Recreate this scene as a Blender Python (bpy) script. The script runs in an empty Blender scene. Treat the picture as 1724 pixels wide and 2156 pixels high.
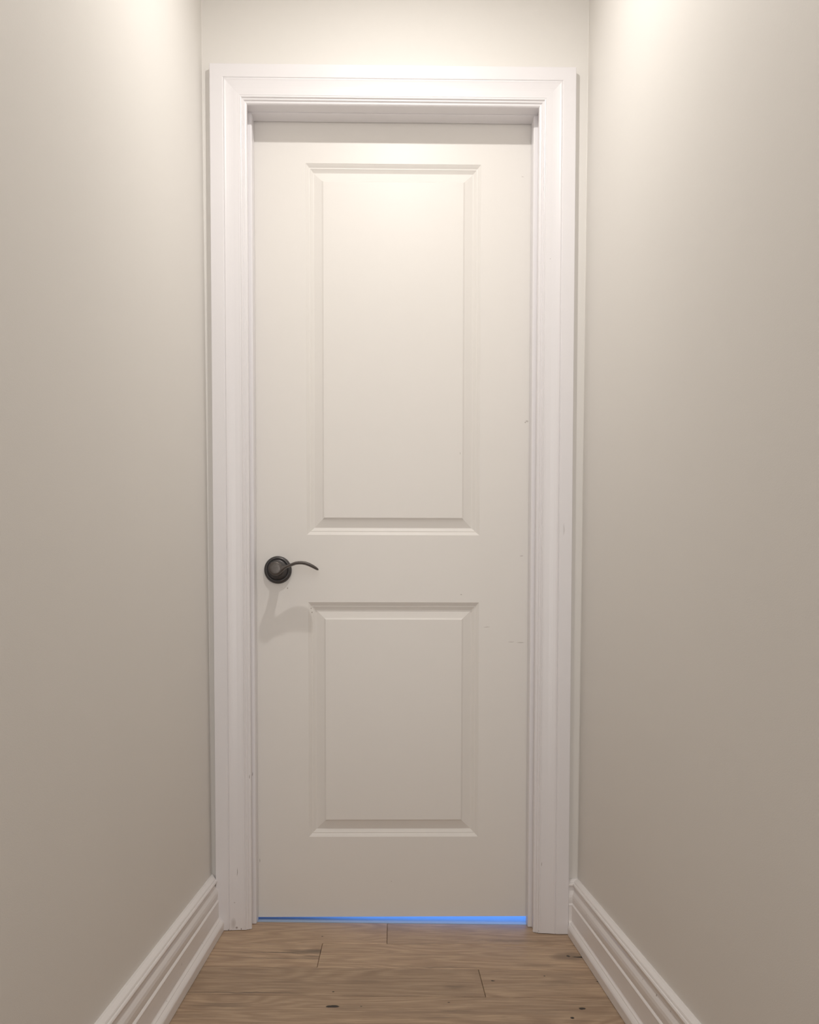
import bpy, bmesh, math, random
from mathutils import Vector, Matrix
random.seed(7)

# ------------------------------------------------------------------ camera
S = bpy.context.scene
COL = S.collection
cam_d = bpy.data.cameras.new('camera')
cam = bpy.data.objects.new('camera', cam_d)
COL.objects.link(cam)
S.camera = cam
PITCH, YAW, ROLL = 0.0410, 0.0145, 0.0013
fwd = Vector((math.sin(YAW)*math.cos(PITCH), math.cos(YAW)*math.cos(PITCH), -math.sin(PITCH)))
rgt = fwd.cross(Vector((0, 0, 1))).normalized()
upv = rgt.cross(fwd)
r2 = rgt*math.cos(ROLL) + upv*math.sin(ROLL)
u2 = upv*math.cos(ROLL) - rgt*math.sin(ROLL)
M = Matrix((r2, u2, -fwd)).transposed().to_4x4()
M.translation = Vector((0, -2.1247, 0.715))
cam.matrix_world = M
cam_d.sensor_fit = 'AUTO'
cam_d.sensor_width = 36
cam_d.lens = 36*1800/2156
cam_d.shift_x = 12/2156
cam_d.shift_y = (1434-1078)/2156
cam_d.clip_start = 0.02

# ------------------------------------------------------------------ world, lights, exposure
w = bpy.data.worlds.new('world')
S.world = w
w.use_nodes = True
w.node_tree.nodes['Background'].inputs[0].default_value = (0.35, 0.60, 1.0, 1)
w.node_tree.nodes['Background'].inputs[1].default_value = 1.5
S.view_settings.view_transform = 'Standard'
S.view_settings.look = 'None'
S.view_settings.gamma = 1
S.view_settings.use_curve_mapping = False
S.view_settings.exposure = -0.20
S.cycles.max_bounces = 12
S.cycles.diffuse_bounces = 8
S.cycles.caustics_reflective = False
S.cycles.use_denoising = True

CEIL = 2.385
LAMP = (0.030, -0.60, CEIL)
WARM = (1.0, 0.962, 0.912)

def area(name, loc, rot, size, size_y, power, color, shape='RECTANGLE', spread=180):
    d = bpy.data.lights.new(name, 'AREA')
    d.shape = shape
    d.size = size
    if shape in ('RECTANGLE', 'ELLIPSE'):
        d.size_y = size_y
    d.energy = power
    d.color = color
    d.spread = math.radians(spread)
    o = bpy.data.objects.new(name, d)
    o.location = loc
    o.rotation_euler = rot
    COL.objects.link(o)
    return o

area('ceiling_lamp_light', (LAMP[0], LAMP[1], CEIL-0.012), (0, 0, 0), 0.050, 0, 9.0, WARM, 'DISK', 176)
area('rear_ceiling_lamp_light', (0.03, -2.75, CEIL-0.012), (0, 0, 0), 0.10, 0, 1.0, WARM, 'DISK')
area('hallway_fill_light', (0.03, -3.45, 1.25), (math.radians(90), 0, 0), 0.8, 2.1, 8.7, (0.99, 0.97, 0.95), spread=100)  # unseen fill added behind the camera; no opening is modelled there
area('far_room_daylight', (0.40, 1.75, 1.02), (math.radians(-90), 0, 0), 1.3, 2.0, 36.0, (0.09, 0.32, 1.0))

# ------------------------------------------------------------------ helpers
def fz(x):                      # the floor falls to the right by about 15 mm per metre
    return -0.0147*x

def link(name, me, mats=None, parent=None, **props):
    o = bpy.data.objects.new(name, me)
    COL.objects.link(o)
    if mats:
        for m in (mats if isinstance(mats, (list, tuple)) else [mats]):
            if me is not None:
                me.materials.append(m)
    if parent is not None:
        o.parent = parent
    for k, v in props.items():
        o[k] = v
    return o

def mesh(name, verts, faces, smooth=False):
    me = bpy.data.meshes.new(name)
    me.from_pydata([tuple(v) for v in verts], [], faces)
    bm = bmesh.new()
    bm.from_mesh(me)
    bmesh.ops.recalc_face_normals(bm, faces=bm.faces)
    bm.to_mesh(me)
    bm.free()
    if smooth:
        me.polygons.foreach_set('use_smooth', [True]*len(me.polygons))
    me.update()
    return me

class MB:
    """collects verts and faces of one mesh"""
    def __init__(self):
        self.v, self.f = [], []
    def hexa(self, c):           # c = 4 bottom + 4 top corners, same order
        b = len(self.v)
        self.v += c
        self.f += [(b, b+1, b+2, b+3), (b+4, b+5, b+6, b+7)] + [(b+i, b+(i+1) % 4, b+4+(i+1) % 4, b+4+i) for i in range(4)]
    def box(self, x0, x1, y0, y1, z0, z1):
        self.hexa([(x0, y0, z0), (x1, y0, z0), (x1, y1, z0), (x0, y1, z0), (x0, y0, z1), (x1, y0, z1), (x1, y1, z1), (x0, y1, z1)])
    def slopebox(self, x0, x1, y0, y1, z1, dz=0.0):      # bottom follows the sloping floor
        self.hexa([(x0, y0, fz(x0)+dz), (x1, y0, fz(x1)+dz), (x1, y1, fz(x1)+dz), (x0, y1, fz(x0)+dz),
                   (x0, y0, z1), (x1, y0, z1), (x1, y1, z1), (x0, y1, z1)])
    def prism(self, poly, fbot, ftop):
        b = len(self.v); n = len(poly)
        self.v += [(x, y, fbot(x, y)) for x, y in poly] + [(x, y, ftop(x, y)) for x, y in poly]
        self.f += [tuple(range(b, b+n)), tuple(range(b+n, b+2*n))] + [(b+i, b+(i+1) % n, b+n+(i+1) % n, b+n+i) for i in range(n)]
    def loft(self, rings, close=True, caps=True):
        b = len(self.v); n = len(rings[0])
        for r in rings:
            self.v += list(r)
        for i in range(len(rings)-1):
            for j in range(n if close else n-1):
                a = b+i*n+j; c = b+i*n+(j+1) % n
                self.f.append((a, c, c+n, a+n))
        if caps:
            self.f.append(tuple(range(b, b+n)))
            self.f.append(tuple(range(b+(len(rings)-1)*n, b+len(rings)*n)))
    def build(self, name, mats, parent=None, smooth=False, **props):
        return link(name, mesh(name, self.v, self.f, smooth), mats, parent, **props)

# ------------------------------------------------------------------ materials
def new_mat(name):
    m = bpy.data.materials.new(name)
    m.use_nodes = True
    nt = m.node_tree
    return m, nt, nt.nodes['Principled BSDF']

def N(nt, t, **kw):
    n = nt.nodes.new(t)
    for k, v in kw.items():
        setattr(n, k, v)
    return n

def L(nt, a, b):
    nt.links.new(a, b)

def mix(nt, fac, a, b, mode='MIX'):
    n = N(nt, 'ShaderNodeMix', data_type='RGBA', blend_type=mode)
    for sock, val in ((n.inputs[0], fac), (n.inputs[6], a), (n.inputs[7], b)):
        if hasattr(val, 'links'):
            L(nt, val, sock)
        elif isinstance(val, (int, float)):
            sock.default_value = val
        else:
            sock.default_value = (*val, 1)
    return n.outputs[2]

def mth(nt, op, a, b=None, clamp=False):
    n = N(nt, 'ShaderNodeMath', operation=op, use_clamp=clamp)
    for i, v in enumerate((a, b)):
        if v is None:
            continue
        if hasattr(v, 'links'):
            L(nt, v, n.inputs[i])
        else:
            n.inputs[i].default_value = v
    return n.outputs[0]

def spot_mask(nt, co, ia, ib, spots, wob=0.0, wscale=60):
    """soft elliptical marks (a, b, ra, rb, strength) in the plane of object axes ia, ib"""
    src = co
    if wob:
        nz = N(nt, 'ShaderNodeTexNoise'); nz.inputs['Scale'].default_value = wscale
        L(nt, co, nz.inputs['Vector'])
        vm = N(nt, 'ShaderNodeVectorMath', operation='MULTIPLY_ADD')
        L(nt, nz.outputs['Color'], vm.inputs[0]); vm.inputs[1].default_value = (wob,)*3
        L(nt, co, vm.inputs[2])
        sb = N(nt, 'ShaderNodeVectorMath', operation='SUBTRACT')
        L(nt, vm.outputs[0], sb.inputs[0]); sb.inputs[1].default_value = (wob/2,)*3
        src = sb.outputs[0]
    sep = N(nt, 'ShaderNodeSeparateXYZ')
    L(nt, src, sep.inputs[0])
    tot = None
    for a, b, ra, rb, st in spots:
        da = mth(nt, 'DIVIDE', mth(nt, 'SUBTRACT', sep.outputs[ia], a), ra)
        db = mth(nt, 'DIVIDE', mth(nt, 'SUBTRACT', sep.outputs[ib], b), rb)
        d = mth(nt, 'ADD', mth(nt, 'MULTIPLY', da, da), mth(nt, 'MULTIPLY', db, db))
        v = mth(nt, 'MULTIPLY', mth(nt, 'SUBTRACT', 1.0, d, True), st)
        tot = v if tot is None else mth(nt, 'MAXIMUM', tot, v)
    return tot

def paint(name, col, rough, bump=0.0, scale=900, spots=None, spec=0.5, coat=0.0, spotcol=(0.16, 0.12, 0.09), var=0.015, wob=0.002):
    m, nt, b = new_mat(name)
    tc = N(nt, 'ShaderNodeTexCoord')
    co = tc.outputs['Object']
    n = N(nt, 'ShaderNodeTexNoise'); n.inputs['Scale'].default_value = 2.3; n.inputs['Detail'].default_value = 3
    L(nt, co, n.inputs['Vector'])
    c2 = tuple(max(0, c*(1-var*2)) for c in col)
    out = mix(nt, n.outputs['Fac'], col, c2)
    if spots:
        out = mix(nt, spot_mask(nt, co, 0, 2, spots, wob), out, spotcol)
    L(nt, out, b.inputs['Base Color'])
    b.inputs['Roughness'].default_value = rough
    b.inputs['Specular IOR Level'].default_value = spec
    if bump:
        n2 = N(nt, 'ShaderNodeTexNoise'); n2.inputs['Scale'].default_value = scale; n2.inputs['Detail'].default_value = 2
        L(nt, co, n2.inputs['Vector'])
        bp = N(nt, 'ShaderNodeBump'); bp.inputs['Strength'].default_value = bump; bp.inputs['Distance'].default_value = 0.001
        L(nt, n2.outputs['Fac'], bp.inputs['Height'])
        L(nt, bp.outputs[0], b.inputs['Normal'])
    return m

WALL = paint('wall_paint', (0.745, 0.726, 0.698), 0.62, 0.12, 500, spec=0.3,
             spots=[(-0.45, 0.1, 0.001, 0.001, 0.0)])
CEILP = paint('ceiling_paint', (0.78, 0.75, 0.71), 0.8, 0.1, 500, spec=0.3)
DOORM = paint('door_paint', (0.760, 0.738, 0.712), 0.42, 0.05, 350, spec=0.35,
              spots=[(-0.2655, 0.8620, 0.0016, 0.0022, 0.9), (0.3445, 1.2870, 0.0045, 0.0030, 0.45), (0.3400, 1.2840, 0.002, 0.0022, 0.6),
                     (0.3330, 0.9460, 0.0055, 0.0010, 0.6), (0.1790, 0.8470, 0.0028, 0.0012, 0.6), (0.3080, 0.7260, 0.010, 0.0010, 0.45),
                     (0.3320, 0.7240, 0.011, 0.0012, 0.5), (0.2450, 0.7640, 0.010, 0.0012, 0.35), (-0.2060, 0.8115, 0.0016, 0.0016, 0.9),
                     (-0.2040, 0.8010, 0.0014, 0.0025, 0.9), (0.3290, 1.8950, 0.004, 0.001, 0.4), (0.0, 0.1050, 0.0015, 0.0012, 0.5),
                     (-0.3400, 0.1600, 0.0014, 0.006, 0.5), (0.1750, 1.2060, 0.0015, 0.0035, 0.3)])
TRIM = paint('trim_paint', (0.775, 0.760, 0.780), 0.35, 0.0, 300, spec=0.5,
             spots=[(-0.3930, 0.0230, 0.0070, 0.0160, 0.30), (-0.3850, 0.0120, 0.0035, 0.0035, 0.75), (-0.3990, 0.0070, 0.0040, 0.0020, 0.6),
                    (-0.4050, 0.0080, 0.0016, 0.0030, 0.9), (-0.3740, 0.0090, 0.0016, 0.0030, 0.9), (-0.3830, 0.1530, 0.0008, 0.012, 0.8),
                    (-0.3900, 0.0760, 0.0025, 0.0014, 0.5), (0.3700, 0.0010, 0.0014, 0.0010, 0.8), (0.3760, 0.1700, 0.0015, 0.006, 0.4),
                    (0.4230, 1.0010, 0.002, 0.018, 0.25), (0.3850, 1.6550, 0.0012, 0.0012, 0.6), (-0.3520, 0.3900, 0.0012, 0.006, 0.6)], wob=0.003)
BASEM = paint('baseboard_paint', (0.790, 0.768, 0.765), 0.34, 0.04, 300, spec=0.45,
              spots=None)
# small specks of wear along the baseboards
def baseboard_mat():
    m, nt, b = new_mat('baseboard_paint_worn')
    tc = N(nt, 'ShaderNodeTexCoord'); co = tc.outputs['Object']
    n = N(nt, 'ShaderNodeTexNoise'); n.inputs['Scale'].default_value = 95; n.inputs['Detail'].default_value = 1
    L(nt, co, n.inputs['Vector'])
    r = N(nt, 'ShaderNodeValToRGB'); r.color_ramp.elements[0].position = 0.775; r.color_ramp.elements[1].position = 0.80
    L(nt, n.outputs['Fac'], r.inputs[0])
    L(nt, mix(nt, mth(nt, 'MULTIPLY', r.outputs[0], 0.6), (0.790, 0.768, 0.765), (0.2, 0.15, 0.11)), b.inputs['Base Color'])
    b.inputs['Roughness'].default_value = 0.34
    b.inputs['Specular IOR Level'].default_value = 0.45
    n2 = N(nt, 'ShaderNodeTexNoise'); n2.inputs['Scale'].default_value = 120; n2.inputs['Detail'].default_value = 3
    mp = N(nt, 'ShaderNodeMapping'); mp.inputs['Scale'].default_value = (1, 0.12, 1)
    L(nt, co, mp.inputs[0]); L(nt, mp.outputs[0], n2.inputs['Vector'])
    bp = N(nt, 'ShaderNodeBump'); bp.inputs['Strength'].default_value = 0.25; bp.inputs['Distance'].default_value = 0.0008
    L(nt, n2.outputs['Fac'], bp.inputs['Height']); L(nt, bp.outputs[0], b.inputs['Normal'])
    return m
BASEM = baseboard_mat()

def wood_mat():
    m, nt, b = new_mat('oak_plank')
    tc = N(nt, 'ShaderNodeTexCoord'); co = tc.outputs['Object']
    oi = N(nt, 'ShaderNodeObjectInfo')
    off = N(nt, 'ShaderNodeCombineXYZ')
    L(nt, mth(nt, 'MULTIPLY', oi.outputs['Random'], 7.0), off.inputs[0])
    L(nt, mth(nt, 'MULTIPLY', oi.outputs['Random'], 13.0), off.inputs[1])
    L(nt, mth(nt, 'MULTIPLY', oi.outputs['Random'], 5.0), off.inputs[2])
    ad = N(nt, 'ShaderNodeVectorMath', operation='ADD')
    L(nt, co, ad.inputs[0]); L(nt, off.outputs[0], ad.inputs[1])
    base = ad.outputs[0]
    def noise(sx, sy, scale, det, dist=0.0, rough=0.5):
        mp = N(nt, 'ShaderNodeMapping'); mp.inputs['Scale'].default_value = (sx, sy, 1)
        L(nt, base, mp.inputs[0])
        n = N(nt, 'ShaderNodeTexNoise'); n.inputs['Scale'].default_value = scale; n.inputs['Detail'].default_value = det
        n.inputs['Distortion'].default_value = dist; n.inputs['Roughness'].default_value = rough
        L(nt, mp.outputs[0], n.inputs['Vector'])
        return n.outputs['Fac']
    # growth-ring figure: contours of a stretched noise field
    field = noise(1.0, 5.5, 1.7, 1.5, 0.4)
    rings = mth(nt, 'MULTIPLY', mth(nt, 'ADD', mth(nt, 'SINE', mth(nt, 'MULTIPLY', field, 95.0)), 1.0), 0.5)
    rings = mth(nt, 'MULTIPLY', rings, mth(nt, 'MULTIPLY_ADD' if False else 'ADD', noise(1, 1.5, 5, 2), 0.1, True))
    fine = noise(1.0, 22.0, 14.0, 5, 0.3, 0.65)
    streak = noise(1.0, 11.0, 3.4, 5, 0.8, 0.6)
    patch = noise(1.0, 2.0, 3.0, 3, 0.5)
    c = mix(nt, patch, (0.525, 0.375, 0.252), (0.450, 0.335, 0.232))
    c = mix(nt, mth(nt, 'MULTIPLY', rings, 0.75), c, (0.265, 0.172, 0.112))
    rf = N(nt, 'ShaderNodeMapRange'); rf.inputs[1].default_value = 0.40; rf.inputs[2].default_value = 0.66
    L(nt, fine, rf.inputs[0])
    c = mix(nt, mth(nt, 'MULTIPLY', rf.outputs[0], 0.72), c, (0.245, 0.168, 0.114))
    rs = N(nt, 'ShaderNodeMapRange'); rs.inputs[1].default_value = 0.54; rs.inputs[2].default_value = 0.72
    L(nt, streak, rs.inputs[0])
    c = mix(nt, mth(nt, 'MULTIPLY', rs.outputs[0], 0.60), c, (0.215, 0.152, 0.112))
    # plank to plank tone
    tone = mth(nt, 'ADD', mth(nt, 'MULTIPLY', oi.outputs['Random'], 0.30), 0.90)
    hsv = N(nt, 'ShaderNodeHueSaturation'); L(nt, tone, hsv.inputs['Value']); L(nt, c, hsv.inputs['Color'])
    c = hsv.outputs[0]
    # grey mineral streaks, knots, splits at their own places in the boards
    sx = N(nt, 'ShaderNodeSeparateXYZ'); L(nt, co, sx.inputs[0])
    left_board = mth(nt, 'LESS_THAN', sx.outputs[0], -0.1646)
    g = spot_mask(nt, co, 0, 1, [(-0.165, -0.152, 0.10, 0.0130, 0.85), (-0.22, -0.163, 0.20, 0.0045, 0.8), (-0.19, -0.199, 0.20, 0.0040, 0.7), (-0.17, -0.186, 0.09, 0.0060, 0.55)], 0.020, 22)
    c = mix(nt, mth(nt, 'MULTIPLY', g, left_board), c, (0.125, 0.095, 0.072))
    c = mix(nt, spot_mask(nt, co, 0, 1, [
                                          (0.415, -0.170, 0.050, 0.030, 0.62), (0.33, -0.225, 0.06, 0.012, 0.35), (0.13, -0.352, 0.030, 0.012, 0.45),
                                          (-0.06, -0.33, 0.05, 0.012, 0.35), (-0.30, -0.3955, 0.15, 0.0030, 0.75), (0.10, -0.245, 0.11, 0.0030, 0.6),
                                          (-0.34, -0.455, 0.07, 0.016, 0.38), (0.30, -0.0700, 0.13, 0.010, 0.4), (0.36, -0.33, 0.05, 0.02, 0.3),
                                          (0.13, -0.4700, 0.04, 0.006, 0.45), (-0.08, -0.462, 0.060, 0.016, 0.22)], 0.022, 22),
            c, (0.105, 0.078, 0.058))
    c = mix(nt, spot_mask(nt, co, 0, 1, [(-0.1160, -0.4577, 0.0150, 0.0070, 3.0), (0.4420, -0.1735, 0.0240, 0.0043, 3.0), (0.4130, -0.1670, 0.0050, 0.0072, 1.5),
                                          (0.4520, -0.3180, 0.0120, 0.0040, 2.0), (0.3800, -0.4560, 0.0085, 0.0058, 2.0), (0.3520, -0.5000, 0.0045, 0.0063, 1.8),
                                          (0.2180, -0.3180, 0.0045, 0.0036, 1.5), (-0.1200, -0.3850, 0.0030, 0.0025, 1.5), (-0.1700, -0.0500, 0.0030, 0.0029, 1.2),
                                          (0.335, -0.290, 0.003, 0.0036, 1.2), (-0.06, -0.4560, 0.003, 0.0027, 1.0), (0.116, -0.4330, 0.004, 0.0022, 1.2)], 0.008, 70),
            c, (0.020, 0.014, 0.010))
    L(nt, c, b.inputs['Base Color'])
    b.inputs['Roughness'].default_value = 0.46
    b.inputs['Specular IOR Level'].default_value = 0.35
    bp = N(nt, 'ShaderNodeBump'); bp.inputs['Strength'].default_value = 0.18; bp.inputs['Distance'].default_value = 0.0006
    L(nt, fine, bp.inputs['Height']); L(nt, bp.outputs[0], b.inputs['Normal'])
    return m
WOOD = wood_mat()

def simple(name, col, rough, metal=0.0, spec=0.5, emit=None, noise=0.0, nscale=200):
    m, nt, b = new_mat(name)
    if noise:
        tc = N(nt, 'ShaderNodeTexCoord')
        n = N(nt, 'ShaderNodeTexNoise'); n.inputs['Scale'].default_value = nscale
        L(nt, tc.outputs['Object'], n.inputs['Vector'])
        L(nt, mix(nt, n.outputs['Fac'], tuple(c*(1-noise) for c in col), tuple(c*(1+noise) for c in col)), b.inputs['Base Color'])
    else:
        b.inputs['Base Color'].default_value = (*col, 1)
    b.inputs['Roughness'].default_value = rough
    b.inputs['Metallic'].default_value = metal
    b.inputs['Specular IOR Level'].default_value = spec
    if emit:
        b.inputs['Emission Color'].default_value = (*emit[0], 1)
        b.inputs['Emission Strength'].default_value = emit[1]
    return m
BRONZE = simple('aged_dark_bronze', (0.115, 0.103, 0.096), 0.42, 0.75, 0.5, noise=0.25, nscale=260)
BRONZE2 = simple('aged_dark_bronze_rosette', (0.085, 0.080, 0.080), 0.38, 0.75, 0.5, noise=0.25, nscale=260)
SUB = simple('subfloor', (0.05, 0.035, 0.025), 0.9, noise=0.2)
TILE = simple('blue_tinted_floor_tile', (0.40, 0.50, 0.64), 0.45, spec=0.5, noise=0.06, nscale=30)  # blue of the daylight is put into the tile colour
PLASTER = simple('far_room_paint', (0.75, 0.75, 0.75), 0.8, noise=0.02)
LAMPW = simple('lamp_trim_white', (0.8, 0.8, 0.78), 0.4, noise=0.02)
LAMPE = simple('lamp_diffuser', (0.9, 0.9, 0.9), 0.5, emit=((1.0, 0.925, 0.80), 8.0), noise=0.01)
CAULK = paint('corner_caulk', (0.745, 0.722, 0.69), 0.5, 0.0, spec=0.5)
GLASS = simple('window_glass', (1, 1, 1), 0.02, noise=0.001)
GLASS.node_tree.nodes['Principled BSDF'].inputs['Transmission Weight'].default_value = 1.0

# ------------------------------------------------------------------ room shell
LB = -3.60                      # where the modelled hallway ends behind the camera
def xl(z):                      # left wall leans out by a few millimetres
    return -0.4483 - 0.00443*z
def xr(z, y=0.0):               # right wall leans and opens slightly towards the camera
    return 0.4690 + 0.00345*z - 0.0139*y
TOP = CEIL
BOT = -0.03
mb = MB()
mb.hexa([(xl(0)-0.11, LB, BOT), (xl(0), LB, BOT), (xl(0), 0.0, BOT), (xl(0)-0.11, 0.0, BOT),
         (xl(TOP)-0.11, LB, TOP), (xl(TOP), LB, TOP), (xl(TOP), 0.0, TOP), (xl(TOP)-0.11, 0.0, TOP)])
mb.build('wall_left', WALL, kind='structure', label='warm off-white painted wall left of the door')
mb = MB()
mb.hexa([(xr(0, LB), LB, BOT), (xr(0, LB)+0.11, LB, BOT), (xr(0)+0.11, 0.0, BOT), (xr(0), 0.0, BOT),
         (xr(TOP, LB), LB, TOP), (xr(TOP, LB)+0.11, LB, TOP), (xr(TOP)+0.11, 0.0, TOP), (xr(TOP), 0.0, TOP)])
mb.build('wall_right', WALL, kind='structure', label='warm off-white painted wall right of the door')
# wall that holds the door: ring around the opening
JL, JR, JT = -0.3545, 0.3605, 2.0334          # jamb faces
OL, OR, OT = JL-0.018, JR+0.018, JT+0.018     # rough opening
WT = 0.114
mb = MB()
mb.box(-0.60, OL, 0.0, WT, BOT, TOP)
mb.box(OR, 0.62, 0.0, WT, BOT, TOP)
mb.box(OL, OR, 0.0, WT, OT, TOP)
mb.build('wall_back', WALL, kind='structure', label='off-white end wall around the door casing')
mb = MB()
mb.box(-0.60, 0.62, LB-0.1, LB, BOT, TOP)
mb.build('wall_front', WALL, kind='structure', label='plain off-white wall behind the camera')
mb = MB()
mb.box(-0.60, 0.62, LB-0.1, WT, TOP, TOP+0.05)
mb.build('ceiling', CEILP, kind='structure', label='plain off-white hallway ceiling')
# thin caulk beads in the two vertical corners
def corner_bead(name, x0, x1, s):
    mb = MB()
    rings = []
    for z, x in ((0.135, x0), (TOP-0.001, x1)):
        rings.append([(x, -0.0001, z), (x+s*0.0024, -0.0001, z), (x+s*0.0012, -0.0010, z), (x+s*0.0001, -0.0028, z)])
    mb.loft(rings)
    mb.build(name, CAULK, kind='structure', label='thin bead of caulk in the wall corner')
corner_bead('trim_3', xl(0.135), xl(TOP), 1)
corner_bead('trim_4', xr(0.135), xr(TOP), -1)

# ------------------------------------------------------------------ floor: oak planks laid across the hallway
mb = MB()
def fl(d):
    return lambda x, y: fz(x)+d
mb.prism([(-0.60, LB), (0.62, LB), (0.62, 0.0), (OR, 0.0), (OR, 0.055), (OL, 0.055), (OL, 0.0), (-0.60, 0.0)], lambda x, y: -0.06, fl(-0.0125))
floor = mb.build('floor', SUB, kind='structure', label='hallway floor of light brown oak planks laid across')
def plank(poly):
    # poly counter-clockwise; board with a small eased edge all round the top
    n = len(poly)
    def inset(dl, de):             # dl: long edges, de: board ends
        out = []
        for i in range(n):
            p0, p1, p2 = Vector(poly[i-1]), Vector(poly[i]), Vector(poly[(i+1) % n])
            v = Vector((0, 0))
            for e in ((p1-p0).normalized(), (p2-p1).normalized()):
                v += Vector((-e.y, e.x))*(dl if abs(e.x) > 0.7 else de)
            out.append(tuple(p1+v))
        return out
    a, c = inset(0.0012, 0.0003), inset(0.0026, 0.0010)
    ja = random.uniform(-0.00015, 0.00015)
    mb = MB()
    mb.loft([[(x, y, fz(x)-0.012) for x, y in a], [(x, y, fz(x)-0.0013+ja) for x, y in a], [(x, y, fz(x)+ja) for x, y in c]])
    mb.build('plank', WOOD, floor)
ends = {0: [-0.0102], 1: [-0.1646], 2: [0.1937], 3: []}
W = 0.1523
y1 = 0.055
y0 = -0.0975
row = 0
while y1 > LB+0.01:
    e = ends.get(row)
    if e is None:
        e = sorted(random.sample([-0.38, -0.29, -0.17, -0.05, 0.07, 0.19, 0.31, 0.40], random.choice([0, 1, 1])))
    yb = max(y0, LB)
    xs_l = -0.4480
    xs_r0, xs_r1 = 0.4688-0.0139*yb, 0.4688-0.0139*min(y1, 0)
    cuts = [None]+e+[None]
    for k in range(len(cuts)-1):
        L0, R0 = cuts[k], cuts[k+1]
        if row == 0:
            if L0 is None:
                p = [(xs_l, yb), (R0, yb), (R0, y1), (OL+0.002, y1), (OL+0.002, -0.001), (xs_l, -0.001)]
            else:
                p = [(L0, yb), (xs_r0, yb), (0.4688, -0.001), (OR-0.002, -0.001), (OR-0.002, y1), (L0, y1)]
        else:
            p = [(xs_l if L0 is None else L0, yb), (xs_r0 if R0 is None else R0, yb),
                 (xs_r1 if R0 is None else R0, y1), (xs_l if L0 is None else L0, y1)]
        plank(p)
    y1 = y0
    y0 -= W if row else 0.1545
    row += 1

# ------------------------------------------------------------------ baseboards
PROF = [(0, 0.1372), (0.004, 0.1370), (0.0105, 0.1325), (0.0118, 0.1300), (0.0114, 0.1288), (0.0142, 0.1278), (0.0154, 0.1252), (0.0150, 0.1222), (0.0132, 0.1206),
        (0.0112, 0.1186), (0.0108, 0.1140), (0.0118, 0.1095), (0.0138, 0.1055), (0.0158, 0.1005), (0.0168, 0.0940), (0.0166, 0.0870), (0.0158, 0.0810), (0.0150, 0.0785),
        (0.0172, 0.0768), (0.0184, 0.0750), (0.0184, 0.0735), (0.0180, 0.0720), (0.0180, 0.0350), (0.0190, 0.0330), (0.0212, 0.0312), (0.0222, 0.0300), (0.0222, 0.0288),
        (0.0240, 0.0272), (0.0268, 0.0240), (0.0284, 0.0212), (0.0290, 0.0190), (0.0290, 0.0012), (0, 0.0012)]
def left_base():
    mb = MB()
    k = 0.0322/0.0290
    def ring(y):
        r = []
        for n_, h in PROF:
            x = xl(h)+n_*k
            r.append((x, y, fz(x)+h))
        return r
    mb.loft([ring(LB), ring(-1.8), ring(-0.0182)])
    p2 = [(0, 0.1372), (0.004, 0.1370), (0.0105, 0.1325), (0.0105, 0.0012), (0, 0.0012)]
    r = [[(xl(h)+n_, y, fz(xl(h)+n_)+h) for n_, h in p2] for y in (-0.0183, -0.0001)]
    mb.loft(r)
    mb.build('baseboard_left', BASEM, kind='structure', label='white moulded baseboard along the left wall')
left_base()
def right_base():
    mb = MB()
    def ring(y):
        return [(xr(h, y)-n_, y, fz(xr(h, y)-n_)+h) for n_, h in PROF]
    mitre = []
    for n_, h in PROF:
        y = -n_
        x = xr(h, y)-n_
        mitre.append((x, y, fz(x)+h))
    endx = 0.4438
    ret = []
    for (x, y, z), (n_, h) in zip(mitre, PROF):
        xx = min(x, endx)
        ret.append((xx, y, fz(xx)+h))
    mb.loft([ring(LB), ring(-1.8), mitre, ret])
    mb.build('baseboard_right', BASEM, kind='structure', label='white moulded baseboard along the right wall, returning to the door casing')
right_base()

# ------------------------------------------------------------------ door casing (three mitred boards)
CL, CR, CT = -0.4361, 0.4437, 2.1055
CP = [(0.0, 0.0), (0.0, 0.0172), (0.0010, 0.0182), (0.0304, 0.0182), (0.0314, 0.0176), (0.0322, 0.0164), (0.0330, 0.0166), (0.0342, 0.0176), (0.0356, 0.0178), (0.0368, 0.0172),
      (0.0390, 0.0165), (0.0420, 0.0158), (0.0455, 0.0150), (0.0500, 0.0142), (0.0550, 0.0136), (0.0610, 0.0133), (0.0660, 0.0130), (0.0695, 0.0130), (0.0706, 0.0122), (0.0714, 0.0124),
      (0.0728, 0.0131), (0.0742, 0.0126), (0.0752, 0.0108), (0.0762, 0.0096), (0.0774, 0.0098), (0.0786, 0.0099), (0.0798, 0.0088), (0.0808, 0.0070), (0.0818, 0.0064),
      (0.0832, 0.0066), (0.0848, 0.0060), (0.0862, 0.0046), (0.0870, 0.0030), (0.0870, 0.0)]
casing = link('trim_1', None, kind='structure', label='white moulded casing around the door')
casing.location = (0, 0, 0)
mb = MB()
mb.loft([[(CL+u, -t, fz(CL+u)+0.0012) for u, t in CP], [(CL+u, -t, CT-u) for u, t in CP]])
mb.build('side_casing', TRIM, casing)
mb = MB()
mb.loft([[(CL+u, -t, CT-u) for u, t in CP], [(CR-u, -t, CT-u) for u, t in CP]])
mb.build('head_casing', TRIM, casing)
mb = MB()
mb.loft([[(CR-u, -t, CT-u) for u, t in CP], [(CR-u, -t, fz(CR-u)+0.0012) for u, t in CP]])
mb.build('side_casing', TRIM, casing)

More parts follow.
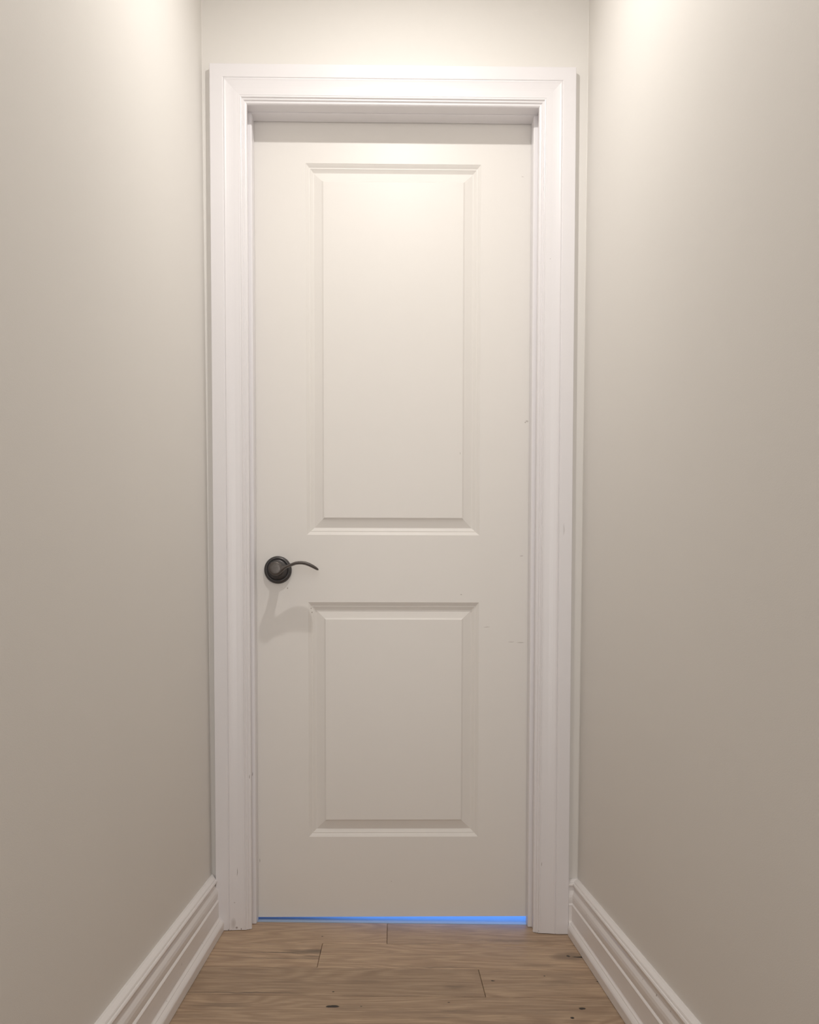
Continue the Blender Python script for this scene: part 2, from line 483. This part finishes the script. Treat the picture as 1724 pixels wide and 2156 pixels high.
# jamb with stops
jamb = link('trim_2', None, kind='structure', label='white door jamb with stop moulding')
ST = 0.0104                    # stop thickness
mb = MB(); mb.slopebox(OL+0.0002, JL, 0.0005, WT, OT-0.0005, 0.001); mb.build('side_jamb', TRIM, jamb)
mb = MB(); mb.slopebox(JR, OR-0.0002, 0.0005, WT, OT-0.0005, 0.001); mb.build('side_jamb', TRIM, jamb)
mb = MB(); mb.box(JL, JR, 0.0005, 0.0690, JT-0.0078, OT-0.0005); mb.box(JL, JR, 0.0690, WT, JT, OT-0.0005); mb.build('head_jamb', TRIM, jamb)
Y0, Y1 = 0.036, 0.0700
def stop(p0, p1, name):        # eased front corner
    mb = MB(); mb.loft([p0, p1]); mb.build(name, TRIM, jamb)
def sring(xa, s, z):
    return [(xa, Y0, z(xa)), (xa+s*(ST-0.003), Y0, z(xa)), (xa+s*(ST-0.0008), Y0+0.0012, z(xa)), (xa+s*ST, Y0+0.0032, z(xa)), (xa+s*ST, Y1, z(xa)), (xa, Y1, z(xa))]
stop(sring(JL, 1, lambda x: fz(x)+0.001), sring(JL, 1, lambda x: JT-ST), 'door_stop')
stop(sring(JR, -1, lambda x: fz(x)+0.001), sring(JR, -1, lambda x: JT-ST), 'door_stop')
hp = [(Y0, 0.007), (Y0, ST-0.0012), (Y0+0.0012, ST-0.0004), (Y0+0.0032, ST), (Y1, ST), (Y1, 0.007)]
stop([(JL, y, JT-d) for y, d in hp], [(JR, y, JT-d) for y, d in hp], 'door_stop')

# ------------------------------------------------------------------ the door: two-panel moulded slab
DY = 0.072
DT = 0.035
DX0, DX1, DZ0, DZ1 = JL+0.003, JR-0.003, 0.0118, JT-0.003
UP = (-0.2160, 0.2244, 0.9980, 1.9235)       # upper panel opening
LO = (-0.2127, 0.2243, 0.2215, 0.8267)       # lower panel opening
door = link('door_1', None, kind='structure', label='cream white two-panel door with a dark bronze lever on its left')
def slab():
    mb = MB()
    def holes(y):
        b = len(mb.v)
        xs = [DX0, UP[0], UP[1], DX1]
        pts = [(DX0, y, DZ0), (DX1, y, DZ0), (DX1, y, DZ1), (DX0, y, DZ1)]
        for h in (UP, LO):
            pts += [(h[0], y, h[2]), (h[1], y, h[2]), (h[1], y, h[3]), (h[0], y, h[3])]
        mb.v.extend(pts)
        # vertices: 0-3 outer, 4-7 upper, 8-11 lower
        mb.f += [tuple(b+i for i in q) for q in [(3, 2, 6, 7), (4, 5, 10, 11), (8, 9, 1, 0), (0, 8, 11, 4, 7, 3) if False else (0, 8, 11), (0, 11, 4, 7), (0, 7, 3),
                 (1, 10, 9), (1, 5, 10), (1, 6, 5), (1, 2, 6)]]
        return b
    a = holes(DY); c = holes(DY+DT)
    for g in ((0, 1, 2, 3), (4, 5, 6, 7), (8, 9, 10, 11)):
        for i in range(4):
            p, q = g[i], g[(i+1) % 4]
            mb.f.append((a+p, a+q, c+q, c+p))
    mb.build('door_slab', DOORM, door)
slab()
DP = [(0.0, 0.0), (0.0006, 0.0006), (0.0040, 0.0026), (0.0080, 0.0054), (0.0094, 0.0058), (0.0108, 0.0056), (0.0116, 0.0064), (0.0150, 0.0086), (0.0184, 0.0108),
      (0.0196, 0.0110), (0.0204, 0.0108), (0.0395, 0.0052), (0.0400, 0.0050), (0.0438, 0.0022), (0.0444, 0.0020), (0.0450, 0.0020)]
for rect in (UP, LO):
    def ring(i, d):
        return [(rect[0]+i, DY+d, rect[2]+i), (rect[1]-i, DY+d, rect[2]+i), (rect[1]-i, DY+d, rect[3]-i), (rect[0]+i, DY+d, rect[3]-i)]
    # raised field
    split = 10
    mb = MB()
    mb.loft([ring(i, d) for i, d in DP[split:]]+[], caps=False)
    mb.f.append(tuple(range(len(mb.v)-4, len(mb.v))))
    b = len(mb.v)
    mb.v += ring(DP[split][0], 0.024)
    mb.f.append((b, b+1, b+2, b+3))
    for j in range(4):
        mb.f.append((j, (j+1) % 4, b+(j+1) % 4, b+j))
    pan = mb.build('door_panel', DOORM, door)
    mb = MB()
    mb.loft([ring(i, d) for i, d in DP[:split+1]]+[ring(DP[split][0], 0.020), ring(0.0, 0.020)], caps=False)
    n = len(DP[:split+1])+2
    for j in range(4):
        mb.f.append((j, (j+1) % 4, (n-1)*4+(j+1) % 4, (n-1)*4+j))
    mb.build('panel_moulding', DOORM, pan)

# lever handle
HX, HZ = -0.2893, 0.9084
def lathe(prof, cx, cz, seg=64):
    mb = MB()
    rings = []
    for r, off in prof:
        off = off*1.28 if seg == 64 else off
        rings.append([(cx+r*math.cos(2*math.pi*k/seg), DY-off, cz+r*math.sin(2*math.pi*k/seg)) for k in range(seg)])
    mb.loft(rings)
    return mb
rp = [(0.0345, 0.0), (0.0350, 0.0010), (0.0350, 0.0030), (0.0346, 0.0046), (0.0335, 0.0066), (0.0318, 0.0082), (0.0298, 0.0092), (0.0284, 0.0094), (0.0276, 0.0090), (0.0270, 0.0072),
      (0.0262, 0.0070), (0.0258, 0.0084), (0.0250, 0.0100), (0.0230, 0.0110), (0.0190, 0.0120), (0.0150, 0.0128), (0.0132, 0.0140), (0.0120, 0.0160), (0.0020, 0.0165)]
handle = link('door_handle', None, None, door, label='dark bronze lever handle on a round rosette')
handle.location = (0, 0, 0)
o = lathe(rp, HX, HZ).build('rosette', BRONZE2, handle, smooth=True)
lv = lathe([(0.0118, 0.0140), (0.0112, 0.0200), (0.0112, 0.0420), (0.0120, 0.0480), (0.0146, 0.0520), (0.0164, 0.0560), (0.0172, 0.0610), (0.0171, 0.0650), (0.0164, 0.0676), (0.0150, 0.0690), (0.0110, 0.0697), (0.0050, 0.0700), (0.0010, 0.0700)],
           HX+0.0018, HZ-0.0022, 48)
spine = [(-0.002, 0.0, 0.0165, 0.0080, 0.0605), (0.004, -0.0002, 0.0160, 0.0082, 0.0605), (0.0085, -0.0006, 0.0138, 0.0086, 0.0604), (0.0119, -0.0005, 0.0108, 0.0090, 0.0604), (0.0165, 0.0004, 0.0070, 0.0096, 0.0602),
         (0.0217, 0.0028, 0.0044, 0.0104, 0.0600), (0.0279, 0.0055, 0.0034, 0.0110, 0.0598), (0.0340, 0.0080, 0.0033, 0.0114, 0.0596), (0.0392, 0.0101, 0.0034, 0.0116, 0.0594), (0.0490, 0.0138, 0.0036, 0.0120, 0.0590), (0.0570, 0.0150, 0.0039, 0.0122, 0.0586),
         (0.0650, 0.0152, 0.0041, 0.0122, 0.0580), (0.0740, 0.0138, 0.0043, 0.0122, 0.0574), (0.0830, 0.0106, 0.0043, 0.0118, 0.0566), (0.0910, 0.0068, 0.0041, 0.0112, 0.0560), (0.0980, 0.0028, 0.0037, 0.0100, 0.0556),
         (0.1030, -0.0004, 0.0028, 0.0078, 0.0553), (0.1054, -0.0020, 0.0014, 0.0045, 0.0552)]
rings = []
for i, (dx, dz, a, b, off) in enumerate(spine):
    p = spine[max(0, i-1)]; q = spine[min(len(spine)-1, i+1)]
    t = Vector((q[0]-p[0], q[1]-p[1])).normalized()
    nx, nz = -t.y, t.x
    if i < 3:
        nx, nz = 0, 1
    ring = []
    for k in range(24):
        th = 2*math.pi*k/24
        c, s = math.cos(th), math.sin(th)
        c = math.copysign(abs(c)**0.8, c); s = math.copysign(abs(s)**0.8, s)
        ring.append((HX+0.0018+dx+nx*a*s, DY-off+b*c, HZ-0.0022+dz+nz*a*s))
    rings.append(ring)
lv.loft(rings)
lv.build('lever', BRONZE, handle, smooth=True)

# ------------------------------------------------------------------ ceiling lamps of the hallway (just above the frame)
def downlight(x, y, label):
    r = link('ceiling_light', None, category='lamp', label=label)
    r.location = (x, y, CEIL)
    seg = 48
    def rg(rad, z):
        return [(rad*math.cos(2*math.pi*k/seg), rad*math.sin(2*math.pi*k/seg), z) for k in range(seg)]
    mb = MB(); mb.loft([rg(0.075, -0.0002), rg(0.074, -0.004), rg(0.062, -0.0065), rg(0.055, -0.0055), rg(0.052, -0.0002)], caps=False)
    mb.build('trim_ring', LAMPW, r, smooth=True)
    mb = MB(); mb.loft([rg(0.0515, -0.0008), rg(0.0515, -0.003), rg(0.046, -0.0045)])
    mb.build('diffuser', LAMPE, r)
downlight(LAMP[0], LAMP[1], 'round recessed ceiling lamp just in front of the door')
downlight(0.03, -2.75, 'round recessed ceiling lamp behind the camera')

# ------------------------------------------------------------------ the daylit room beyond, seen through the gap under the door
mb = MB()
mb.prism([(OL+0.001, 0.0562), (OR-0.001, 0.0562), (OR-0.001, WT+0.0005), (1.6, WT+0.0005), (1.6, 1.9), (-1.1, 1.9), (-1.1, WT+0.0005), (OL+0.001, WT+0.0005)],
         lambda x, y: -0.06, fl(0.0))
mb.build('floor_beyond', TILE, kind='structure', label='floor of the daylit room behind the door, tinted daylight blue')
mb = MB(); mb.box(-1.2, -1.1, WT, 1.9, -0.03, 2.4); mb.build('wall_beyond_left', PLASTER, kind='structure', label='wall of the room behind the door')
mb = MB(); mb.box(1.6, 1.7, WT, 1.9, -0.03, 2.4); mb.build('wall_beyond_right', PLASTER, kind='structure', label='wall of the room behind the door')
mb = MB(); mb.box(-1.2, -0.60, WT-0.05, WT, -0.03, 2.4); mb.box(0.62, 1.7, WT-0.05, WT, -0.03, 2.4); mb.build('wall_beyond_near', PLASTER, kind='structure', label='wall of the room behind the door')
mb = MB(); mb.box(-1.2, 1.7, WT, 2.0, 2.4, 2.45); mb.build('ceiling_beyond', PLASTER, kind='structure', label='ceiling of the room behind the door')
WX0, WX1, WZ0, WZ1 = -0.45, 0.95, 0.02, 2.05
mb = MB()
mb.box(-1.2, WX0, 1.9, 2.0, -0.03, 2.4); mb.box(WX1, 1.7, 1.9, 2.0, -0.03, 2.4); mb.box(WX0, WX1, 1.9, 2.0, WZ1, 2.4); mb.box(WX0, WX1, 1.9, 2.0, -0.03, WZ0)
mb.build('wall_beyond_back', PLASTER, kind='structure', label='far wall of the room behind the door')
win = link('window_1', None, kind='structure', label='tall window of the room behind the door')
mb = MB()
for a in ((WX0, WX0+0.05, WZ0, WZ1), (WX1-0.05, WX1, WZ0, WZ1), (WX0+0.05, WX1-0.05, WZ0, WZ0+0.05), (WX0+0.05, WX1-0.05, WZ1-0.05, WZ1)):
    mb.box(a[0], a[1], 1.92, 1.97, a[2], a[3])
mb.build('window_frame', TRIM, win)
mb = MB(); mb.box(WX0+0.05, WX1-0.05, 1.94, 1.946, WZ0+0.05, WZ1-0.05); mb.build('window_pane', GLASS, win)
